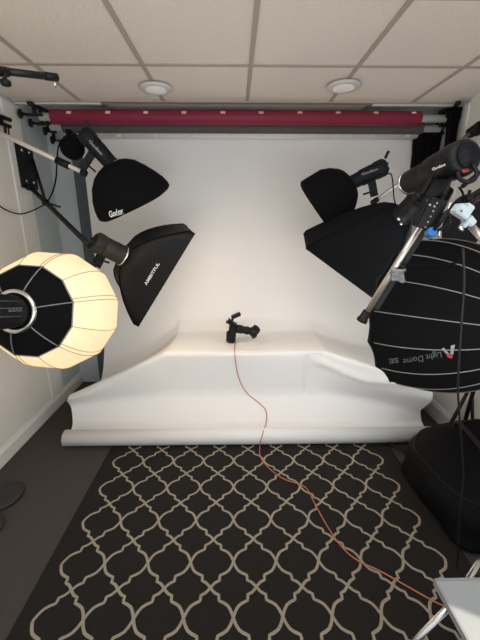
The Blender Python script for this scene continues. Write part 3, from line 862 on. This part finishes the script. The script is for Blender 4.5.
# black arms behind the clamp at the right edge
t = thing('boom_arm', 'pair of black boom arms crossing to the right wall behind the pale clamp', 'boom arm', P(480, 190, Y=1.4))
thickline('arm', [P(455, 214, Y=1.30), P(490, 190, Y=1.42)], .011, M['blkm'], t)
thickline('arm', [P(462, 202, Y=1.36), P(492, 183, Y=1.46)], .010, M['blkm'], t)
wl = P(492, 186, Y=1.45)
thickline('mount_disc', [wl, V((XR-.001, wl.y+.05, wl.z))], .022, M['blkm'], t)
thickline('arm', [P(463, 186, Y=1.40), P(492, 163, Y=1.55)], .009, M['blkm'], t)
bm = newbm(); ball(bm, P(468, 198, Y=1.33), .016); tube(bm, [P(468, 198, Y=1.33), P(470, 190, Y=1.33)], .006); obj('locking_knob', bm, M['blk'], t)

# round dark reflector hanging behind
c = P(462, 226, Y=1.95); 
t = thing('reflector_disc', 'narrow dark oval reflector hanging on the right wall above the dome softbox', 'reflector', c-V((0, 0, .22)))
ax = V((-.75, -.62, .05)).normalized(); x, y, z = frame(ax)
bm = newbm(); rs = [[c+z*dz+(x*math.cos(2*PI*i/40)*.10+y*math.sin(2*PI*i/40)*.17)*sc_ for i in range(40)] for dz, sc_ in ((-.01, .95), (-.006, 1), (.006, 1), (.01, .95))]
rings(bm, rs); obj('panel', bm, M['nylon'], t)
thickline('hanging_cord', [c+V((0, 0, .16)), V((XR-.004, c.y+.02, c.z+.24))], .003, M['blkm'], t)

# black cloths in the right alcove
def drape(x0, x1, y, z0, z1, name, label, seed, amp=.02):
    bm = newbm(); N = 60; K = 10; F_ = []; B_ = []
    for k in range(K+1):
        z = z1+(z0-z1)*k/K; rf = []; rb_ = []
        for i in range(N+1):
            s = i/N; x = x0+(x1-x0)*s + .012*math.sin(z*9+seed+s*3); 
            off = amp*(math.sin(s*31+seed+z*1.5)+.6*math.sin(s*57+seed*2))
            zz = z + .02*math.sin(s*17+seed)*(k/K)
            rf.append(bm.verts.new((x, y-.03+off, zz))); rb_.append(bm.verts.new((x, y+.01+off*.5, zz)))
        F_.append(rf); B_.append(rb_)
    for k in range(K):
        for i in range(N):
            bm.faces.new((F_[k][i], F_[k][i+1], F_[k+1][i+1], F_[k+1][i])); bm.faces.new((B_[k][i], B_[k][i+1], B_[k+1][i+1], B_[k+1][i]))
        for i in (0, N): bm.faces.new((F_[k][i], B_[k][i], B_[k+1][i], F_[k+1][i]))
    for k in (0, K):
        for i in range(N): bm.faces.new((F_[k][i], F_[k][i+1], B_[k][i+1], B_[k][i]))
    for f in bm.faces: f.smooth = True
    return tag(obj(name, bm, M['cloth']), label, 'cloth')
pa = P(449, 108, Y=2.76); pb = P(464, 150, Y=2.76)
drape(pa.x, min(pb.x, XR-.02), 2.76, pb.z-.16, pa.z-.005, 'black_cloth', 'folded black cloth hanging at the right of the alcove, nearest the wall trim', 1.0)
pa = P(416, 132, Y=2.99); pb = P(449, 168, Y=2.99)
drape(pa.x, pb.x, 2.99, pb.z-.1, pa.z+.02, 'black_cloth', 'bunched black cloth hanging beside the right edge of the white paper', 3.3, .014)

# ------------------------------------------------------------------ black bag
def bag():
    x0, x1, y0, y1 = 1.06, 1.62, 1.22, 1.88; H = .46
    bm = newbm(); nu, nv = 56, 22; rs = []
    cx, cy = (x0+x1)/2, (y0+y1)/2; a, b = (x1-x0)/2, (y1-y0)/2
    for k in range(nv+1):
        s = k/nv; z = H*s; sh = (1-max(0, (s-.45)/.55)**3*.62)*(1-.10*max(0, (.12-s)/.12)**2); row = []
        for i in range(nu):
            th = 2*PI*i/nu; c, si = math.cos(th), math.sin(th); e = .55
            X = (abs(c)**e)*(1 if c > 0 else -1); Y = (abs(si)**e)*(1 if si > 0 else -1)
            p = V((cx+a*X*sh+.04*s*(0 if X < 0 else 1)*0, cy+b*Y*sh, 0))
            n1 = noise.noise(V((p.x*5, p.y*5, z*6)))*.048
            lean = .05*s
            q = V((p.x+lean*(1 if X < 0 else .2)+n1*c, p.y+.03*s+n1*si, z*(1-.10*max(0, -Y)*s)*(.93+.1*X) if k else .001))
            row.append(V((min(q.x, XR-.025), q.y, max(q.z, .001))))
        rs.append(row)
    t = thing('equipment_bag', 'bulky black equipment bag standing on the floor at the right', 'bag', (cx, cy, 0))
    rings(bm, rs); bd = obj('body', bm, M['bag'], t)
    tr = bvh(bd)
    bm = newbm(); k = int(nv*.72); row = [p+(p-V((cx, cy, p.z))).normalized()*.003 for p in rs[k]]
    tube(bm, row+[row[0]], .004, 6); obj('zip', bm, M['nylon'], t)
    bm = newbm(); tube(bm, [P(413, 458, z=.05), P(402, 451, z=.045), P(388, 442, z=.03), P(395, 446, z=.012), P(410, 452, z=.012)], .009, 8, sub=4); obj('strap', bm, M['nylon'], t)
    bm = newbm(); tube(bm, [V((1.25, 1.35, .40)), V((1.24, 1.40, .465)), V((1.25, 1.55, .49)), V((1.27, 1.66, .475)), V((1.29, 1.70, .43))], .011, 8, sub=5); obj('handle', bm, M['nylon'], t)
bag()

# ------------------------------------------------------------------ white stool bottom right
zt = .45
a = P(435, 580, z=zt); b = P(466, 637, z=zt)
t = thing('folding_stool', 'pale grey folding stool with tubular chrome legs, at the bottom right corner', 'stool', (a.x+.18, a.y-.18, 0))
bm = newbm()
ed = (b-a).normalized(); W = .36; Lz = .36
q = [a, a+ed*Lz, a+ed*Lz+V((W, 0, 0)), a+V((W, 0, 0))]
for p in q: p.z = 0
vt = [bm.verts.new((p.x, p.y, zt)) for p in q]; vb_ = [bm.verts.new((p.x, p.y, zt-.016)) for p in q]
f = bm.faces.new(vt); bm.faces.new(list(reversed(vb_)))
for k in range(4):
    g = bm.faces.new((vt[k], vt[(k+1) % 4], vb_[(k+1) % 4], vb_[k])); g.material_index = 0
obj('seat', bm, M['ltable'], t)
bm = newbm(); 
for k in (0, 3): 
    p0 = V((q[k].x, q[k].y, zt-.008)); p1 = V((q[(k+1) % 4].x, q[(k+1) % 4].y, zt-.008))
    obox(bm, p0, p1, .007, .022)
obj('edge_band', bm, M['ltedge'], t)
p0 = P(447, 609, z=zt-.03); p1 = P(416, 640, z=zt-.19); dirn = (p1-p0)
lg = p0+dirn*((zt-.04)/-dirn.z if dirn.z else 1); 
def leg(p0, p1):
    d_ = (p1-p0); k = (p0.z-.022)/(-d_.z); e = p0+d_*k
    thickline('leg', [p0, e], .0095, M['chrome'], t)
leg(V(P(449, 607, z=zt-.028)), V(P(416, 640, z=zt-.20)))
leg(V(P(468, 580, z=zt-.028)), V(P(482, 557, z=zt-.22)))
leg(V((a.x+.30, a.y-.10, zt-.028)), V((a.x+.42, a.y+.0, zt-.25)))
leg(V((a.x+.30, a.y-.28, zt-.028)), V((a.x+.36, a.y-.40, zt-.25)))

# ------------------------------------------------------------------ camera on the table
def camera_rig():
    c = P(231, 339, Y=2.66); zt_ = tz+.004
    s = 1.0
    t = thing('photo_camera', 'black camera with long lens and flash on top, lying on the white paper', 'camera', (c.x, 2.66, zt_))
    def Q(px, py, Y=2.66): return P(px, py, Y=Y)
    o0 = Q(231, 338); dz = zt_+.004 - Q(231, 341).z
    def Z(px, py, Y=2.66): p = Q(px, py, Y); p.z += dz; return p
    bm = newbm()
    obox(bm, Z(231.5, 341.0), Z(233, 324), .062, .085, up=V((0, 1, 0)), bev=.010)
    obox(bm, Z(229, 340.5, 2.655), Z(229.5, 330), .05, .05, up=V((0, 1, 0)), bev=.008)
    obj('body', bm, M['blk'], t)
    ax = (Z(256, 330.5, 2.61)-Z(234, 326.5)).normalized(); st = Z(234.5, 327.2); L = (Z(256, 330.5, 2.61)-st).length
    bm = newbm(); lathe(bm, st, ax, [(0, .030), (.02, .030), (.022, .036), (L*.35, .036), (L*.36, .031), (L*.5, .031), (L*.51, .034), (L*.66, .034), (L*.68, .030), (L*.75, .030)], 28)
    obj('lens', bm, M['blk'], t)
    bm = newbm(); n = 32; x, y, z = frame(ax); rs = []
    for tt, r in ((L*.72, .030), (L*.84, .046), (L, .058)):
        rs.append([st+z*(tt+(.024*math.cos(2*2*PI*i/n) if tt == L else 0))+(x*math.cos(2*PI*i/n)+y*math.sin(2*PI*i/n))*r for i in range(n)])
    rs += [[p-(p-(st+z*L))*.08 for p in rs[2]], [st+z*(L*.76)+(x*math.cos(2*PI*i/n)+y*math.sin(2*PI*i/n))*.032 for i in range(n)]]
    rings(bm, rs, cap0=False, cap1=True); obj('lens_hood', bm, M['blkm'], t)
    bm = newbm(); obox(bm, Z(228, 319.5), Z(235, 324.5), .03, .05, up=V((0, 1, 0)), bev=.006); obj('viewfinder', bm, M['blk'], t)
    bm = newbm(); obox(bm, Z(232, 321), Z(233, 315), .018, .03, up=V((0, 1, 0)), bev=.003); obox(bm, Z(231.5, 316.5), Z(240.5, 312.5), .03, .045, up=V((0, 1, 0)), bev=.005)
    obj('flash_unit', bm, M['blkm'], t)
    bm = newbm(); obox(bm, Z(235, 327.5, 2.645), Z(242, 326.5, 2.645), .03, .03, up=V((0, 1, 0)), bev=.004); obj('prism_housing', bm, M['blk'], t)
    return Z(235.5, 341, 2.62)
cs = camera_rig()

# ------------------------------------------------------------------ orange cable: plug at the camera, over the paper, over the rug
sheet_o = [o for o in bpy.data.objects if o.name == 'sheet'][0]
roll_o = [o for o in bpy.data.objects if o.name == 'floor_roll'][0]
ts = bvh(sheet_o); tr_ = bvh(roll_o)
px_path = [(235.5, 343), (234.6, 350), (236, 365), (240, 381), (248, 394), (259, 403), (265.5, 410), (266.5, 420), (263, 433), (260.5, 441), (259.5, 447.5)]
dense = []
pp = smoothpts([V((a, b, 0)) for a, b in px_path], 7)
pts = [cs+V((0, 0, .004))]
for p in pp:
    d_ = ray(p.x, p.y).normalized(); best = None
    for T in (ts, tr_):
        h = T.ray_cast(CAM, d_)
        if h[0] is not None and (best is None or h[3] < best[1]): best = (h[0], h[3], h[1])
    if best is not None and p.y < 449.5:
        n = best[2] if best[2].dot(d_) < 0 else -best[2]
        pts.append(best[0]+n*.005)
pts = pts[:1]+[sum((pts[max(0, min(len(pts)-1, i+k))] for k in (-1, 0, 1)), V((0, 0, 0)))/3 for i in range(1, len(pts))]
floor_px = [(259.5, 452), (262, 460), (271, 470), (284, 479), (299, 484), (307, 489), (314, 502), (326, 524), (341, 546), (357, 560), (380, 571), (405, 585), (428, 598), (444, 606), (462, 612), (490, 617)]
fp = smoothpts([P(a, b, z=.0135) for a, b in floor_px], 6)
pts += fp
bm = newbm(); tube(bm, pts, .0032, 8)
tag(obj('tether_cable', bm, M['orange']), 'orange cable running from the camera down the white paper and across the rug', 'cable')

# ------------------------------------------------------------------ light
w = bpy.data.worlds.new('daylight'); sc.world = w; w.use_nodes = True
bg = w.node_tree.nodes['Background']; bg.inputs['Color'].default_value = (.80, .90, 1.0, 1); bg.inputs['Strength'].default_value = .8
def area(name, loc, target, size, power, col, size_y=None, spread=None):
    ld = bpy.data.lights.new(name, 'AREA'); ld.energy = power; ld.color = col; ld.size = size
    if size_y: ld.shape = 'RECTANGLE'; ld.size_y = size_y
    if spread: ld.spread = spread
    o = bpy.data.objects.new(name, ld); COL.objects.link(o); o.location = loc
    o.rotation_euler = (V(target)-V(loc)).to_track_quat('-Z', 'Y').to_euler(); return o
# added warm fill behind the photographer, tilted up to brighten the ceiling
area('upward_fill_light', (.2, -.6, 1.1), (0, .25, 2.4), 2.4, 30, (1, .95, .89), 1.2)
# added fill panel under the ceiling, no real fixture, giving more top light
area('overhead_fill_light', (0, .5, 2.38), (0, .6, 0), 1.2, 12, (.95, .97, 1.0))
sd = bpy.data.lights.new('sun', 'SUN'); sd.energy = 4; sd.color = (1, .90, .76); sd.angle = .012
so = bpy.data.objects.new('sun', sd); COL.objects.link(so); so.location = (3, -1, 4)
so.rotation_euler = V((-1, .477, -1.55)).to_track_quat('-Z', 'Y').to_euler()
sc.view_settings.view_transform = 'Standard'; sc.view_settings.look = 'None'
sc.view_settings.exposure = .14; sc.view_settings.gamma = 1; sc.view_settings.use_curve_mapping = False
